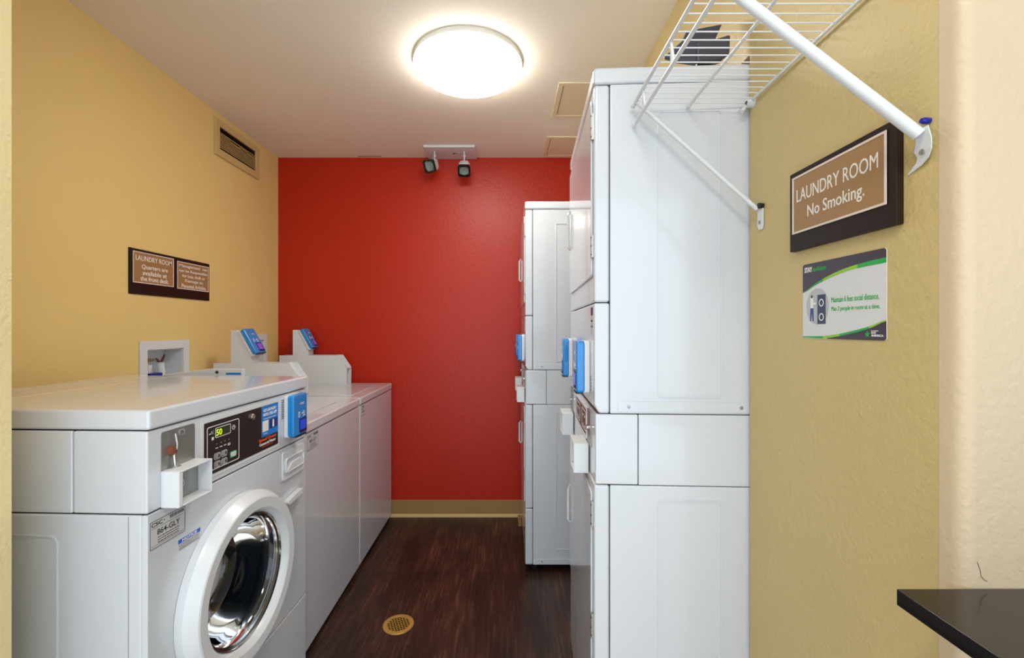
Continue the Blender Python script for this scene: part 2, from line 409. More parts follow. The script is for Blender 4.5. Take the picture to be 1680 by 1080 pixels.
# local +y is towards the camera
sign_panel(t, -.1195, .1145, -.047, .071, .012)
mb = MB(); X = .0133
mb.text('LAUNDRY ROOM', -.106, .098, .017, .043, X, .0)
mb.text('No Smoking.', -.073, .070, -.0275, .003, X, .006)
mb.build('lettering', 'whiteink', t)

# poster
t = thing('wall_poster', 'white and purple social distance notice with green swooshes below the no smoking sign', 'poster', (RX, .827, 1.3555), 180)
HW, HH = .102, .0755
def uv(u, v): return (-HW+2*HW*u, HH-2*HH*v)
MB().prism(rrect(-HW, HW, -HH, HH, .004), 0, .0012).build('sheet', 'pwhite', t)
def curve(pts, n=24):
    out = []
    for k in range(n+1):
        u = k/n; i = max(j for j in range(len(pts)) if pts[j][0] <= u+1e-9); i = min(i, len(pts)-2)
        p0, p1, p2, p3 = pts[max(i-1, 0)], pts[i], pts[i+1], pts[min(i+2, len(pts)-1)]
        s = (u-p1[0])/(p2[0]-p1[0])
        v = .5*((2*p1[1])+(-p0[1]+p2[1])*s+(2*p0[1]-5*p1[1]+4*p2[1]-p3[1])*s*s+(-p0[1]+3*p1[1]-3*p2[1]+p3[1])*s**3)
        out.append((u, v))
    return out
top = curve([(0, .375), (.2, .27), (.4, .19), (.6, .14), (.8, .115), (1, .105)])
gr = curve([(0, .385), (.2, .295), (.4, .225), (.6, .18), (.8, .165), (1, .16)])
MB().prism([uv(*p) for p in top] + [uv(1, .02), uv(.98, 0), uv(.02, 0), uv(0, .02)], .0012, .0016).build('header', 'purple', t)
mb = MB()
for i in range(24):
    if 7 <= i < 17: continue
    mb.prism([uv(*top[i]), uv(*top[i+1]), uv(*gr[i+1]), uv(*gr[i])], .0012, .0017)
bt = curve([(0, .975), (.3, .965), (.5, .935), (.7, .885), (.85, .84), (1, .775)])
bl = curve([(0, .99), (.3, .995), (.5, .962), (.7, .912), (.85, .862), (1, .79)])
for i in range(0, 7): mb.prism([uv(*bt[i]), uv(*bt[i+1]), uv(*bl[i+1]), uv(*bl[i])], .0012, .0017)
for i in range(12, 20): mb.prism([uv(*bt[i]), uv(*bt[i+1]), uv(*bl[i+1]), uv(*bl[i])], .0012, .0017)
mb.build('green_swoosh', 'pgreen', t)
mb = MB()
for i in range(7, 17): mb.prism([uv(*top[i]), uv(*top[i+1]), uv(*gr[i+1]), uv(*gr[i])], .0012, .0017)
for i in list(range(7, 12))+list(range(20, 24)): mb.prism([uv(*bt[i]), uv(*bt[i+1]), uv(*bl[i+1]), uv(*bl[i])], .0012, .0017)
mb.build('lime_swoosh', 'plime', t)
MB().prism([uv(*p) for p in bl if p[0] > .32] + [uv(1, .98), uv(.98, 1), uv(.36, 1)], .0012, .0016).build('footer', 'purple', t)
MB().prism(circ(uv(.21, 0)[0], uv(0, .58)[1], .032, .036, 36), .0012, .0015).build('picture_disc', 'pgrey', t)
a, b = uv(.215, .43); c, d = uv(.325, .81)
mb = MB().box(.0015, .0019, a, c, d, b); mb.build('printed_washers', 'pnavy', t)
mb = MB()
for zc in (.535, .72):
    y, z = uv(.27, zc); mb.ring(circ(y, z, .0066, .0074), circ(y, z, .0048, .0054), .0019, .0021)
y, z = uv(.135, .52); mb.prism([(y-.004, z+.008), (y+.003, z+.008), (y+.0045, z-.001), (y+.012, z-.002), (y+.012, z-.0045), (y+.004, z-.005), (y+.004, z-.012), (y-.004, z-.012)], .0015, .0018)
mb.build('printed_shirt', 'whiteink', t)
y, z = uv(.135, .6)
MB().prism([(y-.004, z), (y+.0045, z), (y+.0055, z-.026), (y+.0025, z-.026), (y+.0005, z-.008), (y-.0025, z-.026), (y-.005, z-.026)], .0015, .0018).build('printed_jeans', 'pblue', t)
mb = MB().prism(circ(uv(.135, 0)[0], uv(0, .445)[1], .0024, .003, 12), .0015, .0018); mb.build('printed_hair', 'ink', t)
mb = MB(); X = .0017
y0, z0 = uv(.03, .115); y1, z1 = uv(.14, .045)
mb.text('STAY', y0, y1, z0, z1, X, .03)
ys, zs = uv(.865, .925); mb.text('EXTENDED', ys-.002, ys+.012, zs+.0036, zs+.0052, X).text('STAY', ys-.002, ys+.008, zs-.0006, zs+.0028, X, .02).text('AMERICA', ys-.002, ys+.0225, zs-.0052, zs-.0016, X, .02)
mb.build('white_lettering', 'whiteink', t)
mb = MB()
y0, z0 = uv(.14, .135); y1, z1 = uv(.335, .05); mb.text('confident', y0, y1, z0+.003, z1-.001, X, .01)
y0, z0 = uv(.40, .545); y1, z1 = uv(.93, .475); mb.text('Maintain 6 feet social distance.', y0, y1, z0, z1, .0013, .0)
y0, z0 = uv(.40, .665); y1, z1 = uv(.94, .595); mb.text('Max 2 people in room at a time.', y0, y1, z0, z1, .0013, .0)
yc, zc = uv(.815, .935); st = []
for k in range(10):
    a = PI/2+k*PI/5; rr = .0056 if k % 2 == 0 else .0027; st.append((yc+rr*math.cos(a), zc+rr*math.sin(a)))
mb.prism(st, .0016, .0020)
mb.build('green_lettering', 'pgreen', t)

# ================================================================ OUTLET BOXES (left wall)
def outlet_box(yc, zb, lab, blue):
    t = thing('washer_outlet_box', lab, 'outlet box', (LX, yc, zb), 0)
    hw, hh = .1095, .164/2
    MB().ring([(-.150, -.04), (.150, -.04), (.150, .204), (-.150, .204)], [(-hw, .0), (hw, .0), (hw, .164), (-hw, .164)], 0, .008).build('frame', 'white2', t, .002)
    MB().box(-.09, -.086, -hw+.0005, hw-.0005, .0005, .1635).box(-.088, 0, -hw+.0003, -hw+.003, .0005, .1635).box(-.088, 0, hw-.003, hw-.0003, .0005, .1635).box(-.088, 0, -hw+.0005, hw-.0005, .1605, .1635).box(-.088, 0, -hw+.0005, hw-.0005, .0005, .003).build('recess', 'white2', t)
    if blue:
        MB().tube([(-.05, -.052, .004), (-.05, -.050, .05), (-.052, -.045, .092)], .022, 16).build('pipe', 'white2', t)
        MB().box(-.036, .0, -.083, -.013, .040, .058).build('valve_handle', 'anchor', t, .004)
        MB().prism([(.050, .117), (.064, .100), (.0785, .0726), (.092, .100), (.1055, .130), (.103, .133), (.088, .114), (.0775, .098), (.066, .110), (.054, .119)], -.084, -.080).build('torn_lining', 'rust', t)
        MB().prism([(-.10, .105), (-.02, .100), (.045, .108), (.05, .114), (.01, .120), (-.05, .114), (-.10, .118)], -.085, -.081).build('rust_smear', 'stain', t)
        MB().tube([(-.052, .045, .004), (-.052, .042, .06), (-.052, .036, .098)], .016, 14).build('hose', 'white2', t)
    else:
        MB().tube([(-.04, .03, .004), (-.04, .03, .09)], .015, 12).build('pipe', 'white2', t)
    return t
outlet_box(2.0735, 1.04, 'white recessed washer outlet box with a blue valve handle behind the front load washer', True)
outlet_box(2.7955, 1.06, 'white washer outlet box mostly hidden behind the card reader near the red corner', False)

# ================================================================ CARD READER (a part; built centred, back at x=0)
def card_reader(parent, mtx, scr):
    b = MB().prism(rrect(-.046, .046, -.073, .073, .008), 0, .018).xf(mtx).build('card_reader', 'white2', parent, .003)
    MB().prism(rrect(-.048, .048, -.0715, .0735, .010), .013, .038).xf(mtx).build('blue_shell', 'blue', b, .006, 3)
    MB().prism(rrect(-.012, .040, -.062, -.012, .003), .036, .0388).xf(mtx).build('screen_bezel', 'navy', b)
    MB().box(.0385, .0394, -.006, .033, -.052, -.018).xf(mtx).build('screen', scr, b)
    MB().box(.037, .041, -.006, .036, -.0605, -.0565).box(.018, .0385, -.03, .042, -.0745, -.0712).xf(mtx).build('slot', 'black', b)
    mb = MB().text('CSC', -.006, .022, .036, .043, .0383, .01)
    mb.ring([(-.018, -.006), (-.008, -.006), (-.008, .012), (-.018, .012)], [(-.016, -.003), (-.010, -.003), (-.010, .009), (-.016, .009)], .0383, .0388)
    mb.ring(circ(.020, .006, .006, n=16), circ(.020, .006, .0042, n=16), .0383, .0388).box(.0383, .0388, .004, .012, .003, .006).box(.0383, .0388, .012, .028, -.006, -.003)
    mb.xf(mtx).build('symbols', 'whiteink', b)
    return b
T = Matrix.Translation
def coin_box(parent, y0, y1, z0, z1, d=.044):
    c = MB(); w_ = .004
    c.box(0, d, y0, y0+w_, z0, z1).box(0, d, y1-w_, y1, z0, z1).box(0, d, y0+w_, y1-w_, z1-w_, z1).box(0, d, y0+w_, y1-w_, z0, z0+w_)
    c.box(.001, d, y0+w_, y0+.012, z0+w_, z1-w_)
    o = c.build('coin_box', 'white2', parent, .0015)
    MB().box(.002, .010, y0+.012, y1-w_, z0+w_, z1-w_).build('vault_door', 'steel', o)
    MB().lathe([(.009, .010), (.009, .014), (.005, .0145), (.001, .0145)], (0, y0+.045, (z0+z1)/2), 'x', 20).build('lock', 'chrome', o)
    MB().lathe([(.0045, .0146), (.0045, .0156)], (0, y0+.045, (z0+z1)/2), 'x', 12).build('keyhole', 'black', o)
    return o

# ================================================================ FRONT LOAD WASHER
ang = -2.2457; WH = .3573; D = .715
fl = thing('front_load_washer', 'white coin front load washer with round glass door, nearest on the left', 'washing machine', (-.774, 1.340, 0), ang)
# body shell, hollow behind the door
mb = MB(); w_ = .012
mb.box(-D, -.014, -WH, -WH+w_, .03, .888).box(-D, -.014, WH-w_, WH, .03, .888).box(-D, -D+w_, -WH+w_, WH-w_, .03, .888)
mb.box(-D, -.014, -WH+w_, WH-w_, .03, .045).box(-D, -.014, -WH+w_, WH-w_, .876, .888)
mb.build('body', 'white', fl, .004)
mb = MB()
for sy in (-1, 1):
    mb.box(-.10, -.05, sy*.30-.02, sy*.30+.02, 0, .035).box(-D+.05, -D+.10, sy*.30-.02, sy*.30+.02, 0, .035)
mb.build('foot', 'rubber', fl)
# front panel with round hole
DC, DZ, DR = -.045, .580, .19
def hole_panel(mb, y0, y1, z0, z1, cy, cz, r, x0, x1, n=72):
    inner, outer = [], []
    angs = sorted([2*PI*k/n for k in range(n)] + [math.atan2(z-cz, y-cy) % (2*PI) for y in (y0, y1) for z in (z0, z1)])
    for a in angs:
        c, s = math.cos(a), math.sin(a); t = 9
        if c > 1e-9: t = min(t, (y1-cy)/c)
        if c < -1e-9: t = min(t, (y0-cy)/c)
        if s > 1e-9: t = min(t, (z1-cz)/s)
        if s < -1e-9: t = min(t, (z0-cz)/s)
        outer.append((cy+t*c, cz+t*s)); inner.append((cy+r*c, cz+r*s))
    mb.ring(outer, inner, x0, x1)
fp = hole_panel(mb := MB(), -WH, WH, .300, .888, DC, DZ, DR, -.014, 0) or mb.build('front_panel', 'white', fl, .003)
MB().box(-.014, 0, -WH, WH, .04, .296).build('lower_panel', 'white', fl, .003)
# drum behind the door
dr = MB()
prof = [(.205, -.02), (.215, -.03), (.235, -.06)] + [(.240-.006*(k % 2), -.08-.022*k) for k in range(11)] + [(.22, -.34), (.16, -.33), (.15, -.35), (.10, -.36), (.09, -.345), (.002, -.34)]
dr.lathe(prof, (0, DC, DZ), 'x', 64, caps=False)
d = dr.build('drum', 'drum', fl)
mb = MB()
for k in range(3):
    a = k*2*PI/3+.6; cy, cz = DC+.215*math.cos(a), DZ+.215*math.sin(a)
    mb.tube([(-.06, cy, cz), (-.30, cy, cz)], .03, 14)
mb.build('paddle', 'drum', d)
dr2 = MB().lathe([(.19, -.013), (.206, -.016), (.206, -.034), (.188, -.045), (.176, -.03), (.176, -.013)], (0, DC, DZ), 'x', 64, True).build('gasket', 'rubber', fl)
# door
door = MB().lathe([(.240, .001), (.241, .022), (.238, .028), (.224, .049), (.220, .051), (.192, .049), (.188, .046), (.177, .026), (.172, .006), (.172, .001)], (0, DC, DZ), 'x', 96, True).build('door', 'white2', fl, smooth=28)
MB().lathe([(.1755, .030), (.1745, .024), (.168, .022), (.166, .014), (.172, .010)], (0, DC, DZ), 'x', 96, True).build('trim_ring', 'chrome', door)
MB().lathe([(.1715, .008), (.1715, -.002), (.160, -.004), (.160, .006)], (0, DC, DZ), 'x', 96, True).build('seal', 'rubber', door)
prof = [(.166, .016), (.160, .010), (.156, .0), (.150, -.03), (.146, -.05), (.134, -.075), (.128, -.09), (.104, -.10), (.097, -.112), (.06, -.116), (.052, -.108), (.002, -.110)]
MB().lathe(prof, (0, DC, DZ), 'x', 96, caps=False).build('glass', 'glass', door)
mb = MB().prism([(.196, .700), (.205, .690), (.300, .700), (.300, .716), (.290, .720), (.200, .708)], .001, .02); mb.build('latch_tab', 'white2', fl, .002)
# console
con = MB().box(-.17, 0, -WH, WH, .891, 1.073).build('console', 'white', fl, .004)
MB().box(-D, -.1725, -WH, WH, .891, 1.073).build('rear_housing', 'white', fl, .003)
mb = MB().box(-.50, -.006, -WH+.006, WH-.006, .886, .896).box(-D+.01, -.006, -WH+.006, WH-.006, 1.07, 1.078); mb.build('seam', 'dark', fl)
MB().box(-.497, .005, -WH-.001, WH+.001, 1.0755, 1.12).build('lid', 'white', fl, .007, 3)
MB().box(-D, -.502, -WH, WH, 1.0755, 1.119).build('rear_ledge', 'white', fl, .004)
# console fittings
pl = MB().prism(rrect(-.321, -.217, .955, 1.063, .006), 0, .0012).build('coin_slot_plate', 'steel', fl)
mb = MB().prism(rrect(-.271, -.250, 1.044, 1.058, .006), .0012, .0018); mb.build('badge', 'grey', pl)
mb = MB().text('25', -.2655, -.2555, 1.047, 1.055, .0018, .01); mb.build('badge_digits', 'ink', pl)
lk = MB().lathe([(.011, .0012), (.011, .010), (.006, .012), (.001, .012)], (0, -.295, 1.015), 'x', 20).build('slot_lock', 'rust', pl)
MB().tube([(.010, -.290, 1.054), (.012, -.287, 1.03), (.010, -.286, 1.016)], .0035).tube([(.008, -.292, 1.008), (.010, -.290, .975)], .004).tube([(.008, -.300, .976), (.012, -.278, .974)], .003).build('coin_lever', 'chrome', pl)
coin_box(fl, -.322, -.213, .891, .974, .044)
MB().prism(rrect(-.197, .172, .905, 1.066, .006), 0, .0012).build('panel_surround', 'white2', fl, .0008)
cp = MB().prism(rrect(-.185, .161, .9145, 1.0535, .003), .0012, .0022).build('control_panel', 'panel', fl)
mb = MB().ring(rrect(-.1755, -.044, .924, 1.041, .006), rrect(-.1735, -.046, .926, 1.039, .005), .0022, .0026)
mb.ring(rrect(-.1440, -.0815, 1.0065, 1.0335, .004), rrect(-.1425, -.083, 1.008, 1.032, .003), .0022, .0028)
mb.ring(circ(-.0685, 1.0198, .0065), circ(-.0685, 1.0198, .0052), .0022, .0026).box(.0022, .0026, -.069, -.065, 1.0193, 1.0203).box(.0022, .0026, -.0691, -.0681, 1.0198, 1.0238)
mb.tube([(.0024, -.168, 1.022), (.0024, -.160, 1.022)], .001).tube([(.0024, -.160, 1.028), (.0024, -.153, 1.020), (.0024, -.153, 1.030)], .0008)
mb.box(.0022, .0026, -.158, -.150, 1.004, 1.012)
for k in range(4):
    y = -.138+k*.0165; z = .990
    mb.dashes(y-.005, y+.005, z-.011, .0022, .0022, 3)
    if k == 3: mb.dashes(y-.005, y+.005, z-.015, .0022, .0022, 3)
mb.build('panel_print', 'whiteink', cp)
mb = MB()
for k in range(4): mb.prism(circ(-.138+k*.0165, .990, .0016, n=10), .0022, .0028)
mb.build('indicator_dot', 'stain', cp)
MB().box(.0022, .0025, -.1425, -.083, 1.008, 1.032).build('display', 'lcd', cp)
mb = MB().text('50', -.1405, -.118, 1.0115, 1.0285, .0026, .012); mb.build('display_digits', 'digit', cp)
for y, z in ((-.136, .957), (-.108, .957), (-.136, .935), (-.108, .935)):
    b = MB().ring(rrect(y-.0125, y+.0115, z-.0085, z+.0085, .005), rrect(y-.0115, y+.0105, z-.0075, z+.0075, .004), .0022, .0027).build('button_outline', 'whiteink', cp)
    MB().prism(rrect(y-.009, y+.010, z-.0065, z+.0065, .005), .0022, .004).build('button', 'grey', cp)
    MB().prism(circ(y+.004, z, .003, .0045, 12), .004, .0044).build('button_mark', 'ink', b)
MB().prism(rrect(-.084, -.056, .936, .953, .003), .0022, .0026).build('start_outline', 'greenbtn', cp)
MB().prism(rrect(-.081, -.059, .938, .951, .005), .0026, .004).build('start_button', 'paper', cp)
MB().lathe([(.010, .0022), (.010, .006), (.007, .009), (.003, .009), (.001, .007)], (0, .0172, 1.0326), 'x', 20).build('key_lock', 'chrome', cp)
st = MB().box(.0022, .0026, .0665, .160, .956, 1.0530).build('app_sticker', 'bluesat', cp)
mb = MB().box(.0026, .0029, .110, .158, .975, 1.005); mb.build('navy_square', 'navy', cp)
mb = MB().text('GO LAUNDRY', .076, .150, 1.034, 1.044, .0026, .02).text('WITH THE APP', .074, .152, 1.020, 1.030, .0026, .02).dashes(.078, .148, 1.012, .0022, .0026, 9)
mb.box(.0026, .0029, .072, .104, .972, 1.006).dashes(.076, .100, .965, .0016, .0026, 4).text('1', .127, .136, .978, 1.002, .0029, .03)
mb.text('Commercial Washer', .056, .146, .9305, .9395, .0022, .01)
mb.build('white_lettering', 'whiteink', cp)
mb = MB().text('Speed Queen', .053, .149, .9405, .9535, .0022, .025).dashes(.07, .13, .9255, .0016, .0022, 6); mb.build('orange_lettering', 'orange', cp)
mb = MB()
for k in range(11): mb.box(-.0005, .0006, .186, .206, .990+k*.0062, .9925+k*.0062)
mb.build('vent_slot', 'dark', fl)
card_reader(fl, T((0, .245, .995)), 'screenblue')
# detergent drawer and handle cup
dw = MB().prism(rrect(.185, .335, .776, .876, .012), 0, .006).build('detergent_drawer', 'white2', fl, .002)
MB().ring(rrect(.196, .324, .800, .852, .012), rrect(.202, .318, .806, .846, .010), .006, .012).build('handle_cup', 'white2', dw, .002)
MB().prism([(.200, .806), (.320, .806), (.318, .822), (.290, .832), (.240, .830)], .006, .011).build('finger_grip', 'white2', dw, .002)
# stickers
def csc_sticker(parent, y0, y1, z0, z1, code, x=0):
    s = MB().prism(rrect(y0, y1, z0, z1, .003), x, x+.0006).build('asset_sticker', 'paper', parent)
    h = z1-z0; w = y1-y0; X = x+.0006
    mb = MB().ring(rrect(y0+.001, y1-.001, z0+.001, z1-.001, .003), rrect(y0+.0022, y1-.0022, z0+.0022, z1-.0022, .002), X, X+.0003)
    mb.text('CSC', y0+.05*w, y0+.34*w, z1-.22*h, z1-.08*h, X, .02)
    for k in range(16): mb.box(X, X+.0003, y0+w*(.55+.026*k), y0+w*(.55+.026*k+random.uniform(.008, .018)), z1-.2*h, z1-.07*h)
    mb.box(X, X+.0003, y0+.05*w, y1-.05*w, z1-.285*h, z1-.275*h)
    mb.text(code, y0+.2*w, y0+.83*w, z0+.44*h, z0+.64*h, X, .01)
    for z in (.35, .26, .17): mb.dashes(y0+.22*w, y0+.8*w, z0+z*h, .03*h, X, 8)
    mb.box(X, X+.0003, y0+.05*w, y1-.05*w, z0+.1*h, z0+.11*h)
    mb.build('print', 'ink', s)
    MB().prism(circ(y0+.39*w, z1-.14*h, .0018, n=8), X, X+.0003).build('logo_drop', 'pgreen', s)
csc_sticker(fl, -.3525, -.248, .806, .870, '864-GLY')
ns = MB().box(0, .0006, -.2710, -.197, .766, .793).build('notice_sticker', 'paper', fl)
MB().box(.0006, .0009, -.2705, -.1975, .783, .793).build('blue_band', 'noticeblue', ns)
MB().text('NOTICE', -.258, -.210, .7846, .7915, .0009, .02).build('notice_lettering', 'whiteink', ns)
mb = MB()
for z in (.779, .775, .771, .768): mb.dashes(-.268, -.200, z, .0011, .0006, 12)
mb.build('print', 'ink', ns)
# side embossing (near side)
MB().ring(rrect(-.60, -.205, .10, .842, .02), rrect(-.596, -.209, .104, .838, .018), -WH-.002, -WH, 'y').build('side_emboss', 'white', fl)
MB().box(-.0435, -.042, -WH-.0008, -WH+.001, .04, .885).build('side_seam', 'grey', fl)

# ================================================================ TOP LOAD WASHERS
TW = .33
tl = thing('top_load_washer', 'white top load washer standing between the front load washer and the last washer', 'washing machine', (-.79, 2.075, 0), 0, 'top load washers along the left wall')
MB().box(-.70, 0, -TW, TW, .022, .882).build('body', 'white', tl, .004)
MB().box(-.68, -.02, -TW+.02, TW-.02, 0, .024).build('plinth', 'black', tl)
MB().box(-.70, .004, -TW, TW, .8845, .926).build('top_panel', 'white', tl, .008, 3)
MB().box(-.69, -.006, -TW+.006, TW-.006, .880, .888).build('seam', 'dark', tl)
lid = MB().prism(rrect(-.50, -.07, -TW+.06, TW-.12, .03), .926, .930, 'z').build('lid', 'white', tl, .0015)
mc = MB()
pf = [(-.723, .926), (-.723, 1.12), (-.330, 1.12), (-.274, 1.037), (-.274, .926)]
mc.prism(pf, .236, .246, 'y').prism(pf, .319, .329, 'y')
mc.prism([(-.722, .927), (-.722, 1.119), (-.36, 1.119), (-.325, 1.060), (-.29, 1.037), (-.30, 1.02), (-.32, .94), (-.32, .927)], .245, .320, 'y')
mcase = mc.build('meter_case', 'white2', tl, .0012)
MB().prism([(-.31, 1.036), (-.274, 1.036), (-.274, 1.030), (-.31, 1.030)], .246, .319, 'y').build('case_shelf', 'white2', mcase)
MB().lathe([(.004, -.274), (.004, -.2735)], (0, .324, .95), 'x', 10).build('rivet', 'dark', mcase)
pd = MB().prism([(-.635, 1.12), (-.635, 1.290), (-.603, 1.290), (-.532, 1.160), (-.532, 1.12)], .240, .322, 'y').build('reader_pedestal', 'white2', tl, .0015)
mid = Vector((-.5635, .281, 1.218)); a = math.atan2(.071, .130)
card_reader(tl, T(mid) @ Matrix.Rotation(-a, 4, 'Y'), 'screen')
csc_sticker(tl, -.300, -.197, .811, .876, '865-GLY')
tl2 = copy_tree(tl); tl2.location = (-.79, 2.745, 0)
tl2['label'] = 'white top load washer at the end of the row, touching the red wall'
# this washer's own sticker sits further along and reads nearly empty
for ch in list(tl2.children):
    if ch.name.startswith('asset_sticker'):
        for gch in list(ch.children): bpy.data.objects.remove(gch)
        bpy.data.objects.remove(ch)
s2 = MB().prism(rrect(-.310, -.250, .822, .878, .003), 0, .0006).build('asset_sticker', 'paper', tl2)
mb = MB().ring(rrect(-.309, -.251, .823, .862, .003), rrect(-.3075, -.2525, .8245, .8605, .002), .0006, .0009).box(.0006, .0009, -.300, -.26, .868, .874).text('CSC', -.300, -.28, .851, .857, .0006, .02).dashes(-.298, -.262, .842, .006, .0006, 3)
mb.build('print', 'ink', s2)
sp = MB().prism([(-.245, .927), (-.245, 1.141), (-.375, 1.141), (-.56, 1.118), (-.56, .927)], -.318, -.300, 'y').build('splash_guard', 'white2', tl, .002)
MB().lathe([(.006, -.3185), (.005, -.3225), (.001, -.3235)], (-.345, 0, 1.128), 'y', 14).build('screw', 'black', sp)
MB().box(-.310, -.252, -.3186, -.3180, 1.118, 1.126).build('slot', 'bluesat', sp)

# ================================================================ STACKED DRYERS
SW = .3265; SD = .70
sk = thing('stacked_dryer', 'tall white stacked coin dryer pair at the front right, under the wire shelf', 'dryer', (.2435, 1.489, 0), 177.2, 'stacked coin dryers along the right')
mb = MB()
for sy in (-1, 1):
    mb.tube([(-.06, sy*.27, 0), (-.06, sy*.27, .045)], .02, 12).tube([(-SD+.06, sy*.27, 0), (-SD+.06, sy*.27, .045)], .02, 12)
mb.build('foot', 'black', sk)
MB().box(-SD, -.041, -SW, SW, .04, .893).build('lower_cabinet', 'white', sk, .003)
MB().box(-.0395, 0, -SW, SW, .340, .893).build('lower_front', 'white', sk, .007, 3)
MB().box(-.0395, 0, -SW, SW, .04, .338).build('toe_panel', 'white', sk, .007, 3)
MB().box(-SD, -.114, -SW, SW, .8950, 1.0772).build('console_cabinet', 'white', sk, .002)
MB().box(-.1128, -.003, -SW, SW, .8950, 1.0772).build('console', 'white', sk, .004)
MB().box(-SD, -.041, -SW, SW, 1.079, 1.9325).build('upper_cabinet', 'white', sk, .003)
MB().box(-.0395, 0, -SW, SW, 1.368, 1.9325).build('upper_front', 'white', sk, .007, 3)
MB().prism([(-.0395, 1.079), (-.012, 1.079), (0, 1.10), (0, 1.366), (-.0395, 1.366)], -SW, SW, 'y').build('reader_panel', 'white', sk, .006, 3)
MB().box(-SD, .002, -SW-.001, SW+.001, 1.935, 1.979).build('top_cap', 'white', sk, .010, 3)
MB().box(-SD+.01, -.012, -SW+.008, SW-.008, .88, 1.09).box(-SD+.01, -.012, -SW+.008, SW-.008, 1.92, 1.94).box(-.05, -.012, -SW+.008, SW-.008, .05, .9).box(-.05, -.012, -SW+.008, SW-.008, 1.08, 1.93).build('seam', 'dark', sk)
for z0, z1, nm in ((1.436, 1.905, 'upper_door'), (.365, .868, 'lower_door')):
    dd = MB().prism(rrect(-.30, .305, z0, z1, .012), 0, .006).build(nm, 'white', sk, .003, 3)
    hz = (1.61, 1.76) if nm == 'upper_door' else (.536, .683)
    MB().tube([(.005, -.275, hz[0]), (.014, -.277, hz[0]+.012), (.014, -.277, hz[1]-.012), (.005, -.275, hz[1])], .0055, 10).build('handle', 'white2', dd)
    for h0, h1 in (((1.795, 1.865), (1.486, 1.546)) if nm == 'upper_door' else ((.780, .845), (.487, .550))):
        MB().box(-.001, .0065, .307, .316, h0, h1).build('hinge', 'steel', dd, .001)
        MB().box(.005, .0070, .3055, .3165, h0+.006, h0+.010).box(.005, .0070, .3055, .3165, h0+.028, h0+.032).box(.005, .0070, .3055, .3165, h1-.010, h1-.006).build('hinge_gap', 'black', dd)
# console labels
fr = MB().ring(rrect(-.125, .175, .975, 1.066, .004), rrect(-.118, .168, .981, 1.060, .003), -.003, .001).build('label_frame', 'white2', sk)
lb = MB().box(-.003, -.001, -.118, .168, .981, 1.060).build('control_label', 'brownlabel', sk)
mb = MB().ring(rrect(-.10, .0, .99, 1.05, .006), rrect(-.097, -.003, .993, 1.047, .005), -.001, -.0004).ring(rrect(.05, .15, .99, 1.05, .006), rrect(.053, .147, .993, 1.047, .005), -.001, -.0004)
for y in (-.07, -.03, .08, .12): mb.dashes(y-.012, y+.012, 1.03, .004, -.001, 3).dashes(y-.012, y+.012, 1.0, .004, -.001, 3)
mb.build('print', 'whiteink', lb)
for y0, y1 in ((.185, .255), (-.315, -.25)):
    p = MB().box(-.003, 0, y0, y1, .972, 1.068).build('coin_slot_plate', 'steel', sk, .001)
    MB().lathe([(.008, 0), (.008, .007), (.001, .008)], (0, (y0+y1)/2, 1.02), 'x', 16).build('lock', 'chrome', p)
coin_box(sk, .110, .219, .889, .972, .042); coin_box(sk, -.322, -.213, .894, .977, .042)
card_reader(sk, T((0, .204, 1.192)), 'screenblue'); card_reader(sk, T((0, -.276, 1.187)), 'screenblue')
mb = MB()
for yb in (.262, -.236):
    for k in range(5): mb.lathe([(.0025, 0), (.0025, .0006)], (0, yb, 1.132+k*.009), 'x', 8)
mb.build('vent_hole', 'dark', sk)
s_ = MB().box(0, .0008, .268, .312, 1.285, 1.358).build('info_sticker', 'paper', sk)
MB().box(.0008, .0012, .270, .310, 1.335, 1.356).dashes(.272, .308, 1.32, .004, .0008, 4).dashes(.272, .308, 1.305, .004, .0008, 4).build('print', 'navy', s_)
# embossed rectangles and skirt flange on the near side (+y), screws
mb = MB()
for z0, z1 in ((1.122, 1.86), (.12, .858)):
    mb.ring(rrect(-.325, -.162, z0, z1, .008), rrect(-.321, -.166, z0+.004, z1-.004, .006), SW, SW+.0022, 'y')
mb.build('side_emboss', 'white', sk)
for z in (1.079, .04):
    f = MB().prism(rrect(-SD+.02, -.060, z+.004, z+.032, .006), SW, SW+.0016, 'y').build('skirt_flange', 'white', sk, .0008)
    for x in (-.088, -.372):
        MB().lathe([(.0045, SW+.0016), (.0045, SW+.0032), (.001, SW+.0038)], (x, 0, z+.018), 'y', 12).build('screw', 'steel', f)
sk2 = copy_tree(sk); sk2.location = (.100, 2.386+.3265, 0); sk2.rotation_euler = (0, 0, PI)
sk2['label'] = 'stacked white coin dryer pair standing further back, beside the red wall'

# ================================================================ FLOOR DRAIN
t = thing('floor_drain', 'round brass floor drain cover with a square grid of holes', 'floor drain', (-.474, 1.966, 0), 24)
MB().lathe([(.050, .0008), (.001, .0008)], axis='z', seg=32).build('drain_well', 'dark', t)
mb = MB().lathe([(.067, .0), (.066, .003), (.060, .0045), (.050, .004), (.048, .0005)], axis='z', seg=48, closed=True)
mb.build('rim', 'brass', t)
mb = MB()
for k in range(-4, 5):
    p = k*.0116; h = math.sqrt(.050**2-p*p)
    mb.box(p-.0012, p+.0012, -h, h, .0009, .0032).box(-h, h, p-.0012, p+.0012, .0009, .0031)
mb.build('grid', 'brass', t)

# ================================================================ COUNTER
MBc = MB().box(.524, 1.9, -.15, .6025, .928, .950).build('counter_top', 'gloss_black', bevel=.0015)
tag(MBc, 'thin black laminate counter fixed to the cream wall at the right', 'counter')
MB().box(.75, .78, .35, .602, .78, .928).build('bracket', 'black', MBc, .002)

